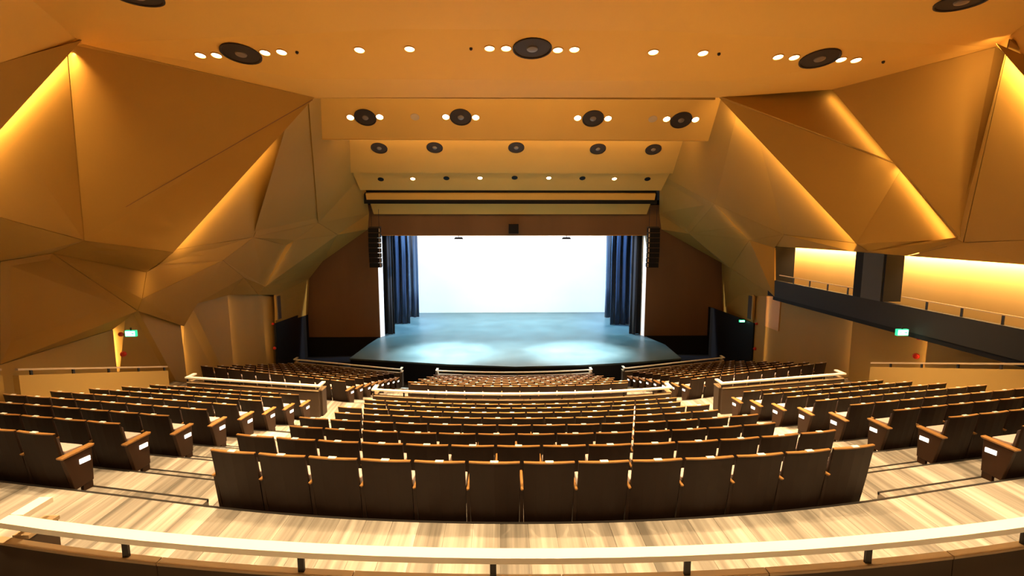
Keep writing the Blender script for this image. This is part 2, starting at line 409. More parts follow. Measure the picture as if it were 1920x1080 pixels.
# dark near zone
V1 = at(98, 475, X=-12.4); v0 = at(0, 490, X=-12.3); z0 = at(212, 618, X=-12.1); z1 = at(0, 684, X=-12.3)
ext = lambda p, q, t: p + (p - q) * t
panel([pf, p1b, g2, V1, v0, ext(v0, V1, 1.0)], wl, gap=.006)
panel([g2, E1, a, k_, V1], wl, gap=.006)
panel([V1, k_, l_, m_], wl, gap=.01)
panel([V1, m_, z0, z1, v0], wl, gap=.008)
panel([v0, z1, ext(z1, z0, .8), ext(v0, V1, 1.0)], wl, gap=.004)
low = lambda p, z=2.0: Vector((p.x, p.y, z))
panel([z1, z0, low(z0), low(z1), low(ext(z1, z0, .8)), ext(z1, z0, .8)], wl, LOWALL, gap=.004)
# saw-tooth lower wall panes, each stepped behind the pane before
def pane(pts, parent=wl): return panel(pts, parent, LOWALL, gap=.006, name='wall_pane')
zz = Vector((z0.x - .35, z0.y + .05, z0.z)); nn = n_ + Vector((.05, 0, 0))
pane([zz + Vector((0, 0, .3)), m_ + Vector((-.2, 0, .5)), n_ + Vector((-.12, 0, .4)), low(n_, 1), low(zz, 1)])
n2 = n_ + Vector((-.45, .1, 0)); p2 = p_
pane([n2 + Vector((0, 0, .3)), o_ + Vector((-.3, 0, .3)), p2 + Vector((-.08, 0, .15)), low(p2, .3), low(n2, .3)])
p3 = p_ + Vector((-.45, .1, 0)); r2 = at(492, 553, X=-11.8)
pane([p3, r2, low(r2, 0), low(p3, 0)])
r3 = r2 + Vector((-.25, .05, 0)); dr0 = at(517, 556, X=-11.9)
pane([r3, dr0, low(dr0, 0), low(r3, 0)])
for pt, far, pw, zb in ((zz, n_, 40, 3.2), (n2, p2, 45, 2.0), (p3, r2, 45, 1.4), (r3, dr0, 25, 1.2)):
    cove(Vector((pt.x, pt.y, zb)), pt - Vector((0, 0, .05)), Vector((far.x, far.y, pt.z - 1)), pw, off=.16, back_=-.04)
cove(k_, l_, j_, 5, off=.35, back_=0.1); cove(t_, s_, c_ * .3 + g_ * .7, 3, off=.3, back_=.0)

# ------------------------------------------------------------------ walls: right
# near sail, neighbour
s0r, s1r = at(1866, 90, X=9.95), at(1935, 168, X=9.8); sdr = s1r - s0r; s2r = s0r + sdr * 5.0
panel([s0r + Vector((0, 0, .1)), QR, s2r], wr, gap=.004); panel([QR, QR2, Vector((10, -8, QR2.z)), Vector((10.2, -8, ZC - 3)), s2r], wr, gap=.004)
A1r = at(1864, 86, X=10.05); g1r = at(1883, 116, X=10.1); g2r = at(1806, 455, X=11.0); l0r = at(1935, 170, X=10.2)
p1r = at(1925, 450, X=10.9); pfr = p1r + (p1r - g2r) * 2.0; l0f = g1r + (l0r - g1r) * 6.0
up2r = (g1r - g2r).normalized() * .45
panel([g1r + up2r, l0f + up2r, pfr, p1r, g2r], wr, gap=.012)
B1r = B_R.copy()
# two sails: the nearer overlaps the farther along a slanting edge
k2r = at(1795, 449, X=11.0)
panel([fold[3], fold[3] + Vector((.25, 0, 0)), g1r + up2r, g2r, k2r, m1r], wr, gap=.006)
far_a, far_b = m1r + Vector((.5, .45, .25)), k2r + Vector((.30, .30, .0))
f1 = at(1606, 457, X=9.8); f2 = at(1628, 471, X=10.3); gm = far_a.lerp(far_b, .55)
panel([B1r, far_a, gm], wr, gap=.008); panel([B1r, gm, f1], wr, gap=.002); panel([gm, far_b, f2, f1], wr, gap=.002)
cove(A1r, g1r, (g2r + m1r) / 2, 12)
cove(g1r, l0f * .4 + g1r * .6, (p1r + g2r) / 2, 170, off=.2)
strip(m1r + Vector((.14, .14, -.05)), m1r.lerp(k2r, .55) + Vector((.12, .12, 0)), ((B1r + f1) / 2 - (m1r + k2r) / 2).normalized() + Vector((.45, .55, 0)), 26)
cove(gm, far_b, f1, 32, off=.14, back_=-.10)
t4r = at(1362, 204, X=7.7); ar = at(1604, 456, X=11.1); br = at(1470, 440, X=10.7)
panel([t4r + Vector((.1, 0, .3)), ar + Vector((.25, -.1, 0)), ar, br], wr)
cove(t4r, ar, br, 150, off=.35, back_=.05)
v1 = Vector((7.6, 17.0, ZC + 5.3)); v1b = Vector((7.45, 22.9, ZC + 4.3)); v2 = Vector((7.75, 26.6, ZC + 2.7)); v3 = at(1236, 400, Y=28.6)
w1 = at(1340, 382, X=8.9); w2 = at(1405, 450, X=10.4); w3 = at(1292, 438, X=9.6); w4 = at(1378, 426, X=9.8)
fr = at(1240, 430, Y=28.7); gr = at(1353, 493, Y=28.7); hr = at(1355, 588, Y=28.7)
panel([t4r + Vector((0, 0, .3)), v1, w1, br], wr, gap=.004)
panel([v1, v1b, w1], wr, gap=0); panel([v1b, v2, w1], wr, gap=0); panel([v2, v3, w3, w1], wr, gap=.004); panel([v3, fr, w3], wr, gap=.004)
panel([w1, w3, w4], wr, gap=.004); panel([w1, w4, w2, br], wr, gap=.004); panel([w3, w2, w4], wr, gap=.004)
x1 = at(1452, 465, X=10.95); x2 = at(1452, 556, X=11.0); y1 = at(1370, 503, X=11.3); dr1r = at(1412, 555, X=11.6)
panel([w3, fr, gr], wr, gap=.004); panel([w3, gr, y1, w2], wr, gap=.005); panel([w2, y1, x2, x1], wr, gap=.006); panel([w2, x1, br], wr, gap=.005)
panel([y1, gr, hr, at(1412, 608, X=11.6), dr1r, x2], wr, gap=.005)
cove(w1, w2, w3, 5, off=.35, back_=.05)
# soffit band above the boxes
XB = 11.0
bt0, bt1 = at(1452, 462, X=XB), at(1925, 497, X=XB); btf = bt1 + (bt1 - bt0) * .6
for pts in ([br, ar, f2, at(1600, 472, X=XB), bt0], [f2, k2r, g2r, at(1700, 480, X=XB), at(1600, 472, X=XB)], [g2r, p1r, pfr, btf, bt1, at(1700, 480, X=XB)]):
    panel(pts, wr, gap=.005)
GREYC = mat('grey_column_paint', (.075, .075, .075), .6, spec=.15)
BOXW = mat('golden_box_wall', (.55, .38, .17), .6, spec=.1, noise=(0.6, 0.05, (1, 1, .3)))
# boxes: two lit openings in a dark timber front
zt, zp, zb_ = ZC - 0.86, ZC - 2.27, ZC - 2.97
def yx(px): return at(px, 500, X=XB).y
yA, yB, yC, yD = yx(1452), yx(1490), yx(1603), yx(1700)
Yn = 3.0
MB().box((XB, Yn, zb_), (XB + .16, yA, zp)).build('box_parapet', CHAR, wr)
MB().box((XB + .02, Yn, zb_ - .14), (XB + .3, yA, zb_ - .004)).build('box_parapet_base', BLACK, wr)
MB().box((XB, yA, zb_), (XB + .85, yA + .4, zt + .1)).build('box_jamb', BLACK, wr)
MB().box((XB, yx(1618), zp), (XB + .5, yC, zt + .1)).build('box_divider', BLACK, wr)
MB().box((XB - .02, yx(1657), zp), (XB + .48, yx(1619), zt + .1)).build('box_column', GREYC, wr)
MB().box((XB, yx(1661), zp), (XB + .55, yx(1658), zt + .1)).build('box_divider', BLACK, wr)
MB().box((XB + .1, Yn, zt + .12), (XB + 3.0, yA + 1.2, zt + .2)).build('box_soffit', BLACK, wr)
MB().box((XB + .1, Yn, zb_ - .1), (XB + 3.0, yA, zb_ + .05)).build('box_floor', BLACK, wr)
MB().box((XB + 1.5, yC, zb_), (XB + 1.6, yA + 2.2, zt + .15)).build('box_back_panel', BOXW, wr)
MB().box((XB + 1.5, Yn, zb_), (XB + 1.6, yC - .01, zt + .15)).build('box_back_panel', BOXW, wr)
for ya, yb in ((yC + .1, yA + 2.0), (Yn, yC - .1)):
    strip((XB + 1.32, ya, zt + .08), (XB + 1.32, yb, zt + .08), (.45, 0, -1), 170 * (yb - ya), width=.08)
# lower wall below the boxes
X2 = XB + .35
wz = zb_ - .02
k0, k1, k2 = yx(1415), at(1595, 600, X=X2).y, at(1735, 632, X=X2).y
def rp(ya, xa, yb, xb, z0_): return pane([Vector((xa, ya, wz)), Vector((xb, yb, wz)), Vector((xb, yb, z0_)), Vector((xa, ya, z0_))], wr)
rp(at(1413, 560, X=11.6).y, 11.65, k1 - .25, 11.85, 0); rp(k1, 11.42, k2 - .25, 11.85, 1); rp(k2, 11.42, 3.0, 11.8, 1.5)
for yy, xx, yb, pw, zb2 in ((k1 - .05, 11.85, k0, 50, 2.0), (k2 - .05, 11.85, k1, 50, 3.0)):
    cove(Vector((xx, yy, zb2)), Vector((xx, yy, wz - .1)), Vector((xx, yb, wz - 1)), pw, off=.16, back_=-.04)
cove(Vector((11.75, at(1440, 560, X=11.7).y, 1.2)), Vector((11.75, at(1440, 560, X=11.7).y, wz)), Vector((11.6, k1, 2)), 6, off=.2, back_=-.04)

# ------------------------------------------------------------------ proscenium wall, stage house
YP = 28.8
OL, OR_ = at(718, 633, Y=YP).x, at(1203, 633, Y=YP).x
OT = at(961, 441, Y=YP).z
pw_ = MB().box((-12.4, YP, OT), (12.4, YP + .3, ZC + 1.2)).build('wall_front', BROWN); tag(pw_, 'brown proscenium wall around the stage opening', kind='structure')
for xa, xb in ((-12.4, OL - .16), (OR_ + .16, 12.4)):
    MB().box((xa, YP, -.2), (xb, YP + .3, OT)).build('side_wall', BROWN, pw_)
    MB().box((xa, YP - .06, -.2), (xb, YP - .01, ZST + .05)).build('black_dado', BLACK, pw_)
for x, sg in ((OL, -1), (OR_, 1)):        # white splayed reveals
    MB().hexa([(x, YP + .5, ZST), (x + sg * .2, YP + .005, ZST), (x + sg * .17, YP + .5, ZST), (x + sg * .10, YP + .5, ZST),
               (x, YP + .5, OT), (x + sg * .2, YP + .005, OT), (x + sg * .17, YP + .5, OT), (x + sg * .10, YP + .5, OT)]).build('opening_reveal', WHITEP, pw_)
MB().box((OL - .16, YP + .0, OT - .03), (OR_ + .16, YP + .3, OT - .002)).build('opening_head', CEILM, pw_)
# black side panels beside the stage
for sg, x in ((-1, -11.72), (1, 11.58)):
    pts = ((at(517, 606, X=-11.72), at(577, 584, X=-11.72)) if sg < 0 else (at(1413, 606, X=11.58), at(1356, 586, X=11.58)))
    MB().prism([Vector((x, pts[0].y, pts[0].z)), Vector((x, 28.79, pts[1].z)), Vector((x, 28.79, -.2)), Vector((x, pts[0].y, -.2))], (sg * .1, 0, 0)).build('black_side_panel', BLACK, wl if sg < 0 else wr)
# stage
def sp(px, py): q = at(px, py, H=-6.45); return (q.x, q.y)
front = [sp(655, 672), sp(740, 677), sp(840, 683), sp(967, 687.5), sp(1090, 684.5), sp(1190, 679), sp(1278, 672)]
outline = [sp(690, 646), ] + front + [sp(1247, 646), (OR_ + .25, YP - .08), (OR_ + .25, YP + .32), (9.5, YP + .32), (9.5, 38.6), (-9.5, 38.6), (-9.5, YP + .32), (OL - .25, YP + .32), (OL - .25, YP - .08)]
stage = MB().prism([Vector((x, y, ZST)) for x, y in outline], (0, 0, -.08)).build('floor_stage', STAGEM); tag(stage, 'dark glossy stage floor under cyan light', kind='structure')
MB().prism([Vector((x * .995, y + .03, ZST - .08)) for x, y in outline[:9]] + [Vector((OR_ + .25, YP - .1, ZST - .08)), Vector((OL - .25, YP - .1, ZST - .08))], (0, 0, -1.0)).build('stage_front', BLACK, stage)
YS = at(961, 586.5, H=-6.45).y
sh = MB().box((-13, YS + .6, ZST - .2), (13, YS + .7, ZC + 6)).build('wall_stage_back', BLACK); tag(sh, 'black wall behind the white backdrop', kind='structure')
for x in (-10.2, 10.0): MB().box((x, YP + .31, ZST), (x + .15, YS + .6, ZC + 5)).build('stage_side_wall', BLACK, sh)
MB().box((-10.2, YP + .31, ZC + 4.0), (10.2, YS + .6, ZC + 4.1)).build('stage_ceiling', BLACK, sh)
cy = MB()
N = 40
for k in range(N):
    xa, xb = -8.4 + 16.8 * k / N, -8.4 + 16.8 * (k + 1) / N
    cy.hexa([(xa, YS, ZST + .02), (xb, YS, ZST + .02), (xb, YS + .03, ZST + .02), (xa, YS + .03, ZST + .02), (xa, YS, ZC + 2.5), (xb, YS, ZC + 2.5), (xb, YS + .03, ZC + 2.5), (xa, YS + .03, ZC + 2.5)])
cyo = MB().box((-8.4, YS, ZST + .015), (8.4, YS + .03, ZC + 2.5)).build('stage_backdrop', CYC); 
tag(cyo, 'large white backdrop screen glaring at the back of the stage', 'backdrop')
# curtains
def curtain(xin, wdt, Y, sg, m, label):
    n = 60; x0 = xin; pts = []
    rnd = random.Random(int(Y * 10) + (sg > 0))
    ph = [rnd.uniform(0, 6.28) for _ in range(4)]
    def yy(u): return Y + .11 * math.sin(u * 15 + ph[0]) + .05 * math.sin(u * 33 + ph[1])
    b = MB(); prev = None
    zt_, zb2 = ZC + 1.5, ZST + .03
    for k in range(n + 1):
        u = wdt * k / n; x = x0 + sg * u
        row = [(x + .02 * math.sin(3 * z + ph[2]), yy(u) , z) for z in (zb2, zb2 + 2.2, zb2 + 4.5, zt_)]
        i = len(b.v); b.v += row
        if prev is not None:
            for q in range(3): b.f.append((prev + q, i + q, i + q + 1, prev + q + 1))
        prev = i
    o = b.build('stage_curtain', m, smooth=True)
    sol = o.modifiers.new('s', 'SOLIDIFY'); sol.thickness = .03
    tag(o, label, 'curtain', 'stage side curtains')
def cu(px, py): q = at(px, py, H=-6.45); return q.x, q.y
for (px, py, wd, m, lab, sg) in (
    (741, 627, 1.6, VELVETB, 'black velvet stage curtain nearest the audience on the left of the stage', -1),
    (770, 607, 2.2, VELVET, 'navy velvet stage curtain, middle of the three left of the screen', -1),
    (785, 595, 2.2, VELVET, 'navy velvet stage curtain touching the left edge of the screen', -1),
    (1181, 627, 1.6, VELVETB, 'black velvet stage curtain nearest the audience on the right of the stage', 1),
    (1143, 609, 2.2, VELVET, 'navy velvet stage curtain, middle of the three right of the screen', 1),
    (1134, 596, 2.2, VELVET, 'navy velvet stage curtain touching the right edge of the screen', 1)):
    x, y = cu(px, py); curtain(x, wd, y, sg, m, lab)
# stage lighting
for x in (-5.6, -2.9, 2.9, 5.6):
    lamp('SPOT', (x, YS - 4.2, ZC + 3.0), (x, YS, ZST + 3.2), 1700, (1.0, .97, .92), spot_size=2.0, spot_blend=.8, shadow_soft_size=.2)
for x in (-3.6, 3.6):
    lamp('SPOT', (x * .9, 27.66, ZC + .95), (x * .95, 25.2, ZST), 24000, (.66, .95, 1.0), spot_size=.8, spot_blend=1.0, shadow_soft_size=.3)
lamp('SPOT', (0, 27.66, ZC + .95), (0, 25.6, ZST), 8000, (.62, .95, 1.0), spot_size=.8, spot_blend=1.0, shadow_soft_size=.3)
for x in (-4.8, 0, 4.8):
    lamp('SPOT', (x, YP + 4.2, ZC + 3.4), (x, YP + 3.2, ZST), 9500, (.36, .82, 1.0), spot_size=1.5, spot_blend=1.0, shadow_soft_size=.3)
for sg in (-1, 1):
    lamp('SPOT', (sg * 1.5, YP + 1.2, ZC + 2.6), (sg * 7.2, YP + 3.5, ZST + 3.2), 9000, (.30, .55, 1.0), spot_size=1.1, spot_blend=.8, shadow_soft_size=.2)

for sg, x in ((-1, OL), (1, OR_)):            # unseen spots added behind the beam to brighten the white reveals
    lamp('SPOT', (-sg * 1.0, YP + .75, ZC + 1.2), (x, YP + .3, ZC - 3.4), 5200, (1, .93, .8), spot_size=.62, spot_blend=.4, shadow_soft_size=.05)
# ------------------------------------------------------------------ seats
def seat_meshes():
    w2 = .25
    back_ = MB()
    secs = [(-w2, .02), (-w2 * .5, .006), (0, 0), (w2 * .5, .006), (w2, .02)]
    # curved shell, taller than wide, leaning back
    lv = [(.905, 0.0), (.55, .055), (.19, .115)]
    i0 = 0
    for (z, y) in lv:
        for (x, c) in secs: back_.v.append((x * (1.0 if z > .3 else .97), y + c, z))
    for (z, y) in lv:
        for (x, c) in secs: back_.v.append((x * (1.0 if z > .3 else .97), y + c * .6 + .032, z))
    for l in range(2):
        for s in range(4):
            k = l * 5 + s; back_.f.append((k, k + 1, k + 6, k + 5)); k += 15; back_.f.append((k + 1, k, k + 5, k + 6))
    for s in range(4):
        back_.f.append((s + 1, s, s + 15, s + 16)); k = 10 + s; back_.f.append((k, k + 1, k + 16, k + 15))
    for l in range(2):
        k = l * 5; back_.f.append((k, k + 5, k + 20, k + 15)); k += 4; back_.f.append((k + 5, k, k + 15, k + 20))
    cap = MB(); 
    for k in range(4):
        (xa, ca), (xb, cb) = secs[k], secs[k + 1]
        cap.hexa([(xa, ca - .004, .902), (xb, cb - .004, .902), (xb, cb * .6 + .034, .902), (xa, ca * .6 + .034, .902),
                  (xa, ca - .004, .914), (xb, cb - .004, .914), (xb, cb * .6 + .034, .914), (xa, ca * .6 + .034, .914)])
    plate = MB().box((-.04, -.004, .9145), (.04, .034, .924))
    pad = MB().hexa([(-.235, .112, .42), (.235, .112, .42), (.235, .055, .86), (-.235, .055, .86), (-.225, .165, .44), (.225, .165, .44), (.225, .10, .83), (-.225, .10, .83)])
    cush = MB().hexa([(-.235, .175, .36), (.235, .175, .36), (.235, .245, .36), (-.235, .245, .36), (-.240, .125, .665), (.240, .125, .665), (.235, .335, .655), (-.235, .335, .655)])   # tipped up
    arm = MB().hexa([(-.279, .05, .60), (-.251, .05, .60), (-.251, .37, .625), (-.279, .37, .625), (-.280, .03, .628), (-.250, .03, .628), (-.250, .39, .652), (-.280, .39, .652)])
    ped = MB().hexa([(-.285, .15, 0), (-.249, .15, 0), (-.249, .36, 0), (-.285, .36, 0), (-.285, .07, .60), (-.249, .07, .60), (-.249, .36, .61), (-.285, .36, .61)])
    foot = MB().box((-.28, .16, 0), (-.245, .48, .012))
    return dict(backrest=(back_, SHELL), top_rail=(cap, CAPW), number_plate=(plate, PLATE), back_pad=(pad, PADF), seat=(cush, CUSH), armrest=(arm, CAPW), pedestal=(ped, SHELL), foot_plate=(foot, STEEL))
SEATM = {}
for k, (b, m) in seat_meshes().items():
    me = b.mesh(k, bevel=.006 if k in ('armrest', 'seat', 'back_pad') else 0, smooth=False); me.materials.append(m); SEATM[k] = me
def endp(sg):
    """Aisle-end panel with foot, armrest and step light, on side sg (+1 / -1)."""
    x0, x1 = (.255, .315) if sg > 0 else (-.315, -.255)
    p = MB().prism([Vector((x0, y, z)) for y, z in ((.05, .60), (.37, .625), (.36, .22), (.14, .19))], (x1 - x0, 0, 0))
    f = MB().box((x0 + .008, .24, 0), (x1 - .008, .35, .22))
    a = MB().hexa([(x0 - .012, .03, .602), (x1 + .012, .03, .602), (x1 + .012, .39, .627), (x0 - .012, .39, .627), (x0 - .012, .02, .628), (x1 + .012, .02, .628), (x1 + .012, .40, .653), (x0 - .012, .40, .653)])
    xo = x1 if sg > 0 else x0
    l = MB().box((min(xo, xo + sg * .008), .215, .475), (max(xo, xo + sg * .008), .335, .53))
    return dict(end_panel=(p, SHELL2), end_foot=(f, SHELL2), armrest=(a, CAPW), aisle_light=(l, STEPL))
SHELL2 = mat('brown_end_panel', (0.05, 0.022, 0.010), 0.45, spec=.25, noise=(3, 0.2, (1, 1, 0.15)))
STEPL = mat('aisle_lamp_lens', (1, .95, .85), .4, emit=((1.0, 0.90, 0.74), 3.0))
ENDM = {}
for sg in (-1, 1):
    ENDM[sg] = {}
    for k, (b, m) in endp(sg).items():
        me = b.mesh(k, bevel=.006 if k in ('armrest', 'end_panel') else 0); me.materials.append(m); ENDM[sg][k] = me
STUFF = {}
def seat(loc, rz, label, group, end=0):
    t = empty('theatre_seat', loc, rz)
    for k, me in SEATM.items():
        if end and end < 0 and k in ('armrest', 'pedestal', 'foot_plate'): continue
        link(bpy.data.objects.new(k, me), t)
    if end:
        for k, me in ENDM[end].items(): link(bpy.data.objects.new(k, me), t)
    tag(t, label, 'theatre seat', group)
stuff_b = {k: MB() for k in ('backrest', 'top_rail', 'number_plate', 'seat', 'armrest')}
def stuff_seat(loc, rz):
    M = Matrix.Translation(loc) @ Matrix.Rotation(rz, 4, 'Z')
    for k, b in stuff_b.items():
        me = SEATM[k]; i = len(b.v)
        b.v += [tuple(M @ v.co) for v in me.vertices]; b.f += [tuple(i + q for q in p.vertices) for p in me.polygons]
PT = 0.54
def place(fy, Y0, z, u):
    s = (fy(Y0, u + .01) - fy(Y0, u - .01)) / .02
    return (u, fy(Y0, u), z), math.atan(s)
for i in range(8):
    n = 13 + (i % 2)
    for k in range(n):
        u = -.06 + (k - (n - 1) / 2) * PT
        loc, rz = place(row_up, YU[i], ZU[i], u)
        side = f'{ORD[k]} seat from the left' if k < n - k else f'{ORD[n - 1 - k]} seat from the right'
        seat(loc, rz, f'{side} end of the centre block, {ORD[i]} row beyond the near walkway', 'theatre seats in the upper centre block')
    for sg in (-1, 1):
        for k in range(8):
            u = sg * (5.50 + (k + .5) * PT * .985)
            loc, rz = place(row_up, YU[i], ZU[i], u)
            seat(loc, rz, f'{ORD[k]} seat from the aisle in the {"left" if sg < 0 else "right"} block, {ORD[i]} row beyond the near walkway', f'theatre seats in the upper {"left" if sg < 0 else "right"} block', end=(-sg if k == 0 else 0))
for i in range(8):
    n = 12 + (i % 2)
    for k in range(n):
        u = .0 + (k - (n - 1) / 2) * PT
        loc, rz = place(row_lo, YL[i], ZL[i], u)
        if i < 3: seat(loc, rz, f'{ORD[k]} seat from the left, {ORD[i]} row past the middle handrail, lower centre block', 'theatre seats in the lower centre block')
        else: stuff_seat(loc, rz)
    for sg in (-1, 1):
        for k in range(10):
            u = sg * (5.2 + (k + .5) * PT)
            loc, rz = place(row_lo, YL[i], ZL[i], u)
            if k == 0: seat(loc, rz, f'aisle seat with lit end panel, {ORD[i]} row from the back of the lower {"left" if sg < 0 else "right"} block', 'aisle seats of the lower side blocks', end=-sg)
            else: stuff_seat(loc, rz)
for k, b in stuff_b.items():
    o = b.build('distant_seats' if k == 'backrest' else k, SEATM[k].materials[0])
    if k == 'backrest': so = tag(o, 'rows of dark theatre seats in the lower tier near the stage', 'theatre seats', kind='stuff')
    else: o['kind'] = 'stuff'; o.parent = so

# ------------------------------------------------------------------ balustrades: parapet, cap, posts, oak handrail
def balustrade(fy, Y0, x0, x1, zf, label, ph=.71, rh=.90, seg=1.25, post=1.24, ret0=.3, ret1=.3, mp=PARA, rw=.10, dark=True, ph0=0.0, pt=.10, pe=0.0):
    root = empty('balustrade', ((x0 + x1) / 2, fy(Y0, (x0 + x1) / 2), zf)); tag(root, label, 'balustrade')
    inv = root.location
    def P(x, dy, z): return (x - inv.x, fy(Y0, x) + dy - inv.y, z - inv.z)
    n = max(1, round((x1 - x0) / seg)); st = (x1 - x0 + pe) / n
    def slab(xa, xb, ya, yb, za, zb, name, m):
        b = MB(); q = 4
        for k in range(q):
            a_, b_ = xa + (xb - xa) * k / q, xa + (xb - xa) * (k + 1) / q
            b.hexa([P(a_, ya, za), P(b_, ya, za), P(b_, yb, za), P(a_, yb, za), P(a_, ya, zb), P(b_, ya, zb), P(b_, yb, zb), P(a_, yb, zb)])
        bm_o = b.build(name, m, root)
        bm = bmesh.new(); bm.from_mesh(bm_o.data); bmesh.ops.remove_doubles(bm, verts=bm.verts, dist=1e-5)
        bm.to_mesh(bm_o.data); bm.free()
    for k in range(n):
        xa, xb = x0 - pe + k * st + .004, x0 - pe + (k + 1) * st - .004
        slab(xa, xb, -pt / 2, pt / 2, zf, zf + ph - .018, 'parapet_panel', mp)
        slab(xa, xb, -.006 - pt / 2, .002 + pt / 2, zf + ph - .018, zf + ph, 'cap', PARACAP)
    b = MB(); q = 24
    def rail(xa, xb):
        s = MB()
        ring = []
        for k in range(q + 1):
            x = xa + (xb - xa) * k / q
            ring.append([P(x, -rw / 2, zf + rh - .04), P(x, rw / 2, zf + rh - .04), P(x, rw / 2, zf + rh), P(x, -rw / 2, zf + rh)])
        for r in ring: s.v += r
        for k in range(q):
            for e in range(4):
                s.f.append((k * 4 + e, k * 4 + (e + 1) % 4, k * 4 + 4 + (e + 1) % 4, k * 4 + 4 + e))
        s.f.append((0, 1, 2, 3)); s.f.append((q * 4 + 3, q * 4 + 2, q * 4 + 1, q * 4))
        s.build('handrail', RAILW, root, bevel=0)
    rail(x0 - rw / 2, x1 + rw / 2)
    for x, rt in ((x0, ret0), (x1, ret1)):
        if rt:
            a_ = P(x - rw / 2, rw / 2 + .002, zf + rh - .04); c_2 = P(x + rw / 2, rw / 2 + rt, zf + rh)
            y0_ = fy(Y0, x) + rw / 2 + .002 - inv.y
            MB().box((x - rw / 2 - inv.x, y0_, zf + rh - .04 - inv.z), (x + rw / 2 - inv.x, y0_ + rt, zf + rh - inv.z)).build('handrail_return', RAILW, root)
            MB().box((x - .05 - inv.x, y0_ + .01, zf - inv.z), (x + .05 - inv.x, y0_ + rt + .02, zf + ph - .03 - inv.z)).build('return_panel', mp, root)
            MB().box((x - .058 - inv.x, y0_ + .012, zf + ph - .029 - inv.z), (x + .058 - inv.x, y0_ + rt + .028, zf + ph - inv.z)).build('cap', PARACAP, root)
    x = x0 + ph0
    while x < x1 + .01:
        MB().box(tuple(Vector(P(x, 0, zf + ph)) - Vector((.02, .01, 0))), tuple(Vector(P(x, 0, zf + rh - .04)) + Vector((.02, .01, 0)))).build('post', IRON, root)
        x += post
    return root
balustrade(row_up, Y_NEAR, -4.0, 5.2, ZWALK, ph=.735, label='brightly lit oak handrail on a brown parapet edging the near walkway', ph0=.0 + (4.0 - .58) % 1.24, ret0=.24, ret1=.0, pt=.055, pe=.15)
balustrade(row_up, Y_MID, -3.82, 3.86, ZU[7], 'oak handrail and parapet in front of the upper centre block', ph=.71, rh=.87, post=.8)
balustrade(row_up, Y_MID, -9.25, -5.33, ZU[7], 'oak handrail on a tall brown parapet before the upper left block', ph=.73, rh=.87, post=.8)
balustrade(row_up, Y_MID, 5.35, 9.2, ZU[7], 'oak handrail on a tall brown parapet before the upper right block', ph=.73, rh=.87, post=.8)
balustrade(row_lo, Y_FRONT, -3.45, 3.5, ZL[7], 'oak handrail facing the middle of the stage', ph=.71, rh=.87, post=1.2)
balustrade(row_lo, Y_FRONT, -10.6, -5.1, ZL[7], 'oak handrail at the front of the lower left block', ph=.71, rh=.87, post=1.2)
balustrade(row_lo, Y_FRONT, 5.05, 10.4, ZL[7], 'oak handrail at the front of the lower right block', ph=.71, rh=.87, post=1.2)

# raking low walls at the outer ends of the upper rows, with thin rails
def rakewall(x, ya, yb, sg, label, fk):
    root = empty('raking_wall', (x, ya, ZC - 4)); tag(root, label, 'low wall')
    inv = root.location
    def zt_(y): return ZC - 2.98 - (y - 10) * .272
    pts = [Vector((0, y - ya, z - inv.z)) for y, z in ((ya, zt_(ya)), (yb, zt_(yb)), (yb, zt_(yb) - 1.6), (ya, zt_(ya) - 1.6))]
    MB().prism(pts, (sg * .12, 0, 0)).build('wall_body', LOWALL, root)
    MB().prism([Vector((0, y - ya, z - inv.z)) for y, z in ((ya, zt_(ya) + .14), (yb, zt_(yb) + .14), (yb, zt_(yb) + .10), (ya, zt_(ya) + .10))], (sg * .06, 0, 0)).build('handrail', PARACAP, root)
    y = ya + .3
    while y < yb:
        MB().box((sg * .02 + min(0, sg * .03), y - ya - .025, zt_(y) - inv.z - .01), (sg * .02 + max(0, sg * .03), y - ya + .025, zt_(y) + .105 - inv.z)).build('rail_bracket', IRON, root)
        y += 1.0
rakewall(-10.25, 10.0, 14.4, -1, 'sloping cream low wall with rail beside the upper left block', 0)
rakewall(-10.55, 5.5, 9.98, -1, 'sloping cream low wall stepping back toward the left picture edge', 0)
rakewall(10.2, 6.0, 14.0, 1, 'sloping cream low wall with rail beside the upper right block', 0)

# box front rails
for ya, yb, lab in ((yC, yA - .3, 'thin rail on brackets along the small lit box'), (Yn + .5, yD + .15, 'thin rail on brackets along the long lit box')):
    root = empty('box_rail', (XB + .08, ya, zp)); tag(root, lab, 'handrail')
    MB().box((-.02, 0, .22), (.02, yb - ya, .25)).build('rail_bar', PARACAP, root)
    y = .35
    while y < yb - ya:
        MB().box((-.012, y - .03, 0), (.012, y + .03, .22)).build('rail_post', IRON, root); y += 1.05

# ------------------------------------------------------------------ ceiling fittings
def plane_pt(px, py, a_, n_v):
    d = ray(px, py); return CAM + d * ((a_ - CAM).dot(n_v) / d.dot(n_v))
nA = Vector((0, -.176, -1)).normalized(); pA = cz(11.5, 3.86, 0)
nB = Vector((0, -.675, -1)).normalized(); pB = cz(20, 4.17, 0)
nC = Vector((0, -.577, -1)).normalized(); pC = cz(23.5, 3.55, 0)
nD = nC; pD = cz(25.8, 2.41, 0)
n0 = Vector((0, 0, -1)); p0 = cz(8, 3.98, 0)
fan = fold[0]; sA = sof0[0]; nAL = (fold[1] - fan).cross(sA - fan).normalized(); nAL = nAL if nAL.z < 0 else -nAL
fbr = fold[3]; nAR = (fold[2] - fbr).cross(sof0[1] - fbr).normalized(); nAR = nAR if nAR.z < 0 else -nAR
def hit_A(px, py):
    q = plane_pt(px, py, pA, nA)
    lim = 2.6 + (q.y - 10.8) / (12.98 - 10.8) * 2.77
    if q.x < -lim: return plane_pt(px, py, fan, nAL), nAL
    if q.x > lim: return plane_pt(px, py, fbr, nAR), nAR
    return q, nA
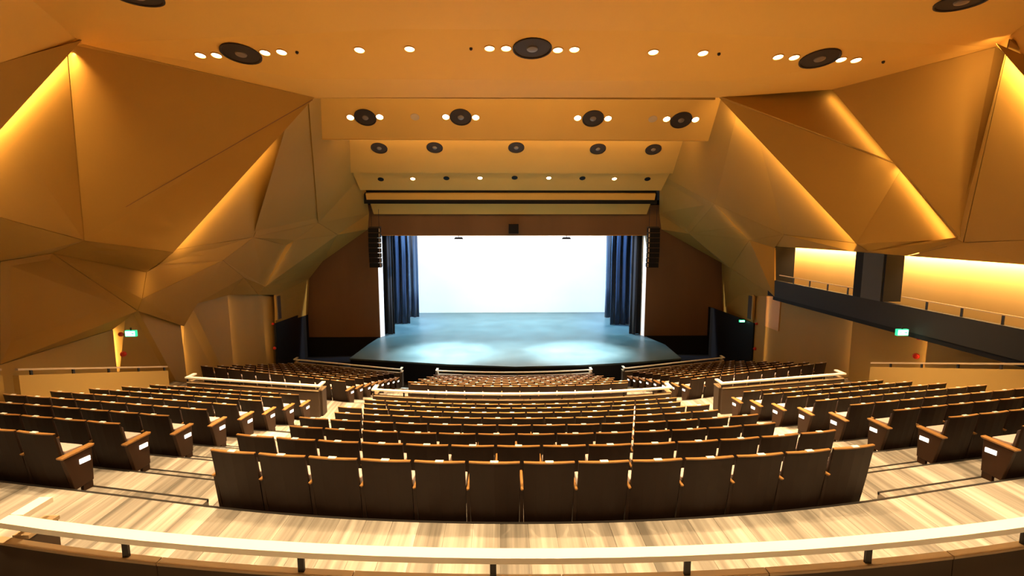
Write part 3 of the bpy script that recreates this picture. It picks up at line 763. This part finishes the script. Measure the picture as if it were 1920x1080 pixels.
def speaker(q, n, r, label, grp):
    root = empty('ceiling_speaker', q); tag(root, label, 'loudspeaker', grp)
    MB().lathe([(r, 0), (r, .03), (r * .93, .035), (r * .90, .02), (r * .90, 0)], n * .002, n, 28).build('rim', GRILLE, root)
    MB().lathe([(r * .89, 0), (r * .89, .008), (r * .45, .014), (r * .30, .014)], n * .002, n, 28).build('bowl', BLACK if r < .3 else GRILLE, root)
    MB().lathe([(r * .29, .012), (r * .27, .035), (r * .12, .05), (.01, .055)], n * .004, n, 20).build('centre_cap', CONE, root)
def downlight(q, n, r, label, grp, power, lit=True, aim=None, cone=math.radians(78)):
    root = empty('downlight', q); tag(root, label, 'downlight', grp)
    MB().lathe([(r * 1.18, 0), (r * 1.18, .018), (r * 1.02, .022), (r * 1.02, 0)], n * .001, n, 18).build('trim_ring', CEILM if lit else BLACK, root)
    MB().lathe([(r, .001), (r * .9, .016), (.004, .022)], n * .001, n, 18).build('lens', LENS if lit else BLACK, root)
    if lit:
        loc = q + n * .10
        lamp('SPOT', loc, loc + Vector(aim or (0, .0, -1)), power * P_SPOT, WARM, spot_size=cone, spot_blend=.9, shadow_soft_size=.09)
nth = lambda k, n: (f'{ORD[k]} from the left' if k < n - 1 else 'rightmost')
L = [(376, 103), (406, 103), (497, 98), (528, 97), (674, 93), (768, 91), (918, 90), (949, 90), (1046, 93), (1077, 92), (1225, 97), (1318, 99), (1459, 106), (1489, 107), (1577, 111), (1605, 112)]
for k, (x, y) in enumerate(L):
    q, n = hit_A(x, y); downlight(q, n, .105, f'lit round downlight in the nearest ceiling row, {nth(k, len(L))}', 'downlights of the nearest ceiling row', 520)
for k, (x, y) in enumerate([(452, 100), (998, 90), (1537, 109)]):
    q, n = hit_A(x, y); speaker(q, n, .43, ('large dark ceiling loudspeaker between four lamps above the left seats', 'large dark ceiling loudspeaker between four lamps above the centre', 'large dark ceiling loudspeaker between four lamps above the right seats')[k], 'large ceiling loudspeakers')
for k, (x, y) in enumerate([(258, -8), (1803, 2)]):
    q = plane_pt(x, y, p0, n0); speaker(q, n0, .40, ('dark ceiling loudspeaker cut by the top picture edge at left', 'dark ceiling loudspeaker cut by the top picture edge at right')[k], 'large ceiling loudspeakers')
L = [(657, 220), (712, 219), (836, 219), (892, 220), (1083, 221), (1140, 222), (1250, 223), (1304, 224)]
for k, (x, y) in enumerate(L):
    q = plane_pt(x, y, pB, nB); downlight(q, nB, .13, f'lit round downlight beside a loudspeaker, second ceiling row, {nth(k, len(L))}', 'downlights of the second ceiling row', 650, aim=(-q.x * .05, -.3, -1), cone=math.radians(52))
for k, (x, y) in enumerate([(685, 220), (864, 219.5), (1112, 222), (1277, 225)]):
    speaker(plane_pt(x, y, pB, nB), nB, .42, f'dark ceiling loudspeaker between two lamps, {nth(k, 4)} in the second ceiling row', 'loudspeakers of the second ceiling row')
for k, (x, y) in enumerate([(778, 219), (1224, 223)]):
    o = MB().lathe([(.17, 0), (.17, .015), (.15, .02), (.01, .022)], (0, 0, 0), nB, 20).build('access_disc', PARACAP, ceil); o.location = plane_pt(x, y, pB, nB)
for k, (x, y) in enumerate([(711, 277.5), (815, 276.5), (968, 276.5), (1121, 279), (1225, 280)]):
    speaker(plane_pt(x, y, pC, nC), nC, .37, f'dark ceiling loudspeaker without lamps, {nth(k, 5)} in the third ceiling row', 'loudspeakers of the third ceiling row')
for k, (x, y) in enumerate([(774, 335), (900, 333.5), (1029, 333.5), (1152, 335)]):
    downlight(plane_pt(x, y, pD, nD), nD, .115, f'lit downlight in the ceiling strip nearest the stage, {nth(k, 4)}', 'lit downlights nearest the stage', 350, aim=(0, -.25, -1), cone=math.radians(60))
for k, (x, y) in enumerate([(714, 336), (837, 334), (965, 333), (1092, 334), (1214, 335.5)]):
    downlight(plane_pt(x, y, pD, nD), nD, .13, f'unlit dark downlight in the ceiling strip nearest the stage, {nth(k, 5)}', 'unlit downlights nearest the stage', 0, lit=False)
for k, (x, y, lab) in enumerate([(883, 90, 'centre loudspeaker'), (557, 97, 'left loudspeaker lamps'), (1348, 100, 'single lamps on the right'), (1656, 115, 'right loudspeaker lamps')]):
    q, n = hit_A(x, y); o = MB().lathe([(.035, 0), (.035, .03), (.02, .05), (.004, .052)], (0, 0, 0), n, 12).build('smoke_detector', GRILLE); o.location = q
    tag(o, f'tiny dark ceiling sensor near the {lab}', 'sensor')
# unseen house lamps added above the walkway and near rows for brightness
for y, pw in ((2.9, 420), (6.6, 300)):
    for x in (-7.5, -4.5, -1.5, 1.5, 4.5, 7.5):
        lamp('SPOT', (x, y, ZC + 3.85), (x, y, 0), pw * P_SPOT, WARM, spot_size=math.radians(80), spot_blend=.9, shadow_soft_size=.09)
# unseen strip added on the rear wall to brighten the ceiling
strip((-10, -7.6, ZC + 2.4), (10, -7.6, ZC + 2.4), (0, .9, .6), 110, width=.15)

# ------------------------------------------------------------------ stage loudspeakers, projector, hanging lamps
def array_speaker(px, lab):
    top, bot = at(px, 427, Y=27.6), at(px, 502, Y=27.6)
    root = empty('line_array', (top.x, 27.6, bot.z)); tag(root, lab, 'loudspeaker', 'hanging speaker columns')
    n = 8; h = (top.z - bot.z) / n
    for k in range(n):
        off = -.10 + .35 * ((k / n - .5) ** 2)
        b = MB().hexa([(-.33, off, k * h + .008), (.33, off, k * h + .008), (.27, off + .45, k * h + .03), (-.27, off + .45, k * h + .03),
                       (-.33, off, (k + 1) * h - .008), (.33, off, (k + 1) * h - .008), (.27, off + .45, (k + 1) * h - .03), (-.27, off + .45, (k + 1) * h - .03)])
        c = b.build('speaker_cabinet', BLACK, root)
        sx = .27 if top.x < 0 else -.27
        MB().box((sx - .03, off - .008, k * h + .04), (sx + .03, off - .001, (k + 1) * h - .04)).build('side_badge', STEEL, c)
    MB().box((-.28, -.02, n * h), (.28, .36, n * h + .06)).build('hanging_frame', IRON, root)
    for x in (-.2, .2): MB().tube((x, .2, n * h + .06), (x, .2, n * h + 1.0), .012, 6).build('cable', IRON, root)
array_speaker(702, 'tall black hanging speaker column left of the stage opening')
array_speaker(1226, 'tall black hanging speaker column right of the stage opening')
q = at(963, 429, Y=28.45)
root = empty('centre_loudspeaker', (q.x, 28.45, q.z)); tag(root, 'black box loudspeaker on the beam above the stage opening', 'loudspeaker')
MB().box((-.28, -.15, -.27), (.28, .22, .27)).build('cabinet', BLACK, root, bevel=.02)
MB().box((-.25, -.17, -.24), (.25, -.152, .24)).build('front_grille', BLACK, root)
MB().box((-.04, .22, -.05), (.04, .345, .05)).build('wall_bracket', IRON, root)
for px, lab in ((860, 'small dark lamp hanging under the beam, left one over the screen'), (1062, 'small dark lamp hanging under the beam, right one over the screen')):
    q = at(px, 446.5, Y=29.6)
    root = empty('stage_lamp', q); tag(root, lab, 'stage lamp', 'hanging lamps over the screen')
    MB().hexa([(-.27, -.12, -.06), (.27, -.12, -.06), (.27, .12, -.06), (-.27, .12, -.06), (-.2, -.1, .05), (.2, -.1, .05), (.2, .1, .05), (-.2, .1, .05)]).build('lamp_body', BLACK, root)
    MB().tube((0, 0, .05), (0, 0, 1.2), .02, 8).build('drop_rod', IRON, root)

# ------------------------------------------------------------------ exit signs, alarms, wall openings
EXF = mat('exit_sign_face', (.9, 1, .95), .4, emit=((.55, 1.0, .80), 5.0))
EXG = mat('exit_sign_green', (.02, .5, .2), .4, emit=((.02, .8, .32), 1.2))
def exit_sign(px, py, X, w_, h_, lab, sg):
    q = at(px, py, X=X)
    root = empty('exit_sign', q, 0); tag(root, lab, 'exit sign', 'lit exit signs')
    # a box projecting from the wall, faces turned to the audience
    MB().box((-w_ / 2, -.04, -h_ / 2), (w_ / 2, .04, h_ / 2)).build('housing', EXG, root)
    MB().box((-w_ / 2 + .02, -.048, -h_ / 2 + .02), (w_ / 2 - .02, -.042, h_ / 2 - .02)).build('lit_face', EXF, root)
    # running figure and arrow
    s = h_ * .9
    fig = MB()
    for poly in (((-.10, .20), (.10, .12), (.06, -.02), (-.12, .05)), ((.06, .0), (.22, -.20), (.16, -.26), (.0, -.05)), ((-.12, .05), (-.26, -.24), (-.18, -.26), (-.03, .0)), ((-.02, .34), (.08, .38), (.12, .28), (.02, .24))):
        fig.prism([Vector((-w_ * .2 + x * s, -.0505, z * s)) for x, z in poly], (0, .002, 0))
    fig.build('running_figure', EXG, root)
    MB().prism([Vector((w_ * .1 + x * s, -.0505, z * s)) for x, z in ((0, .08), (.3, .08), (.3, .22), (.55, 0), (.3, -.22), (.3, -.08), (0, -.08))], (0, .002, 0)).build('arrow', EXG, root)
    MB().box((-.02, -.01, h_ / 2), (.02, .01, h_ / 2 + .08)).build('bracket', IRON, root)
exit_sign(246, 625, -11.5, .31, .18, 'glowing green and white exit sign on the left wall', -1)
exit_sign(1691, 623, 10.72, .32, .18, 'glowing green and white exit sign under the long lit box', 1)
exit_sign(1391, 602, 11.4, .26, .11, 'small glowing exit sign on the black panel beside the stage', 1)
def alarm(px, py, X, r, lab, sg):
    q = at(px, py, X=X)
    r *= .75; root = empty('alarm_bell', q); tag(root, lab, 'alarm', 'red alarms')
    MB().lathe([(r, 0), (r, .03), (r * .8, .06), (r * .3, .075), (.005, .078)], (0, 0, 0), (-sg * .75, -.66, 0), 18).build('gong', RED, root)
    MB().lathe([(r * 1.15, 0), (r * 1.15, .02)], (sg * .03, .02, 0), (-sg * .75, -.66, 0), 18).build('base_plate', RED, root)
alarm(227, 627, -11.85, .08, 'small red alarm lamp beside the left exit sign', -1)
alarm(232, 664, -11.85, .10, 'red alarm bell below the left exit sign', -1)
alarm(1722, 633, 11.5, .08, 'small red alarm lamp beside the sign under the long box', 1)
alarm(1717, 668, 11.5, .10, 'red alarm bell below the sign under the long box', 1)
alarm(512, 607, -11.75, .07, 'small dark red alarm at the door edge left of the stage', -1)
alarm(515, 653, -11.75, .09, 'red alarm bell at the door edge left of the stage', -1)
alarm(1418, 607, 11.6, .07, 'small dark red alarm at the door edge right of the stage', 1)
alarm(1415, 654, 11.6, .09, 'red alarm bell at the door edge right of the stage', 1)
NICHE = mat('dark_slot', (.05, .028, .015), .7)
for sg, X, xa, xb, par in ((-1, -11.70, 519, 526, wl), (1, 11.55, 1411, 1403, wr)):
    y0_, y1_ = at(xa, 580, X=X).y, at(xb, 580, X=X).y; z0_, z1_ = at(xa, 600, X=X).z, at(xa, 556, X=X).z
    MB().box((X - .03, y0_, z0_), (X + .03, y1_, z1_)).build('wall_slot', NICHE, par)
    MB().box((X - .05, y0_ - .12, z0_), (X + .05, y0_, z1_ + .1)).build('slot_frame', LOWALL, par)
ORP = mat('orange_panel', (.62, .33, .10), .5)  # thin orange panels on the lower side walls
for X, xa, xb, par in ((-11.93, 473, 491, wl), (11.70, 1463, 1437, wr)):
    y0_, y1_ = at(xa, 580, X=X).y, at(xb, 580, X=X).y; z0_, z1_ = at(xa, 622, X=X).z, at(xa, 556, X=X).z
    MB().box((X - .03, min(y0_, y1_), z0_), (X + .03, max(y0_, y1_), z1_)).build('orange_wall_panel', ORP, par)
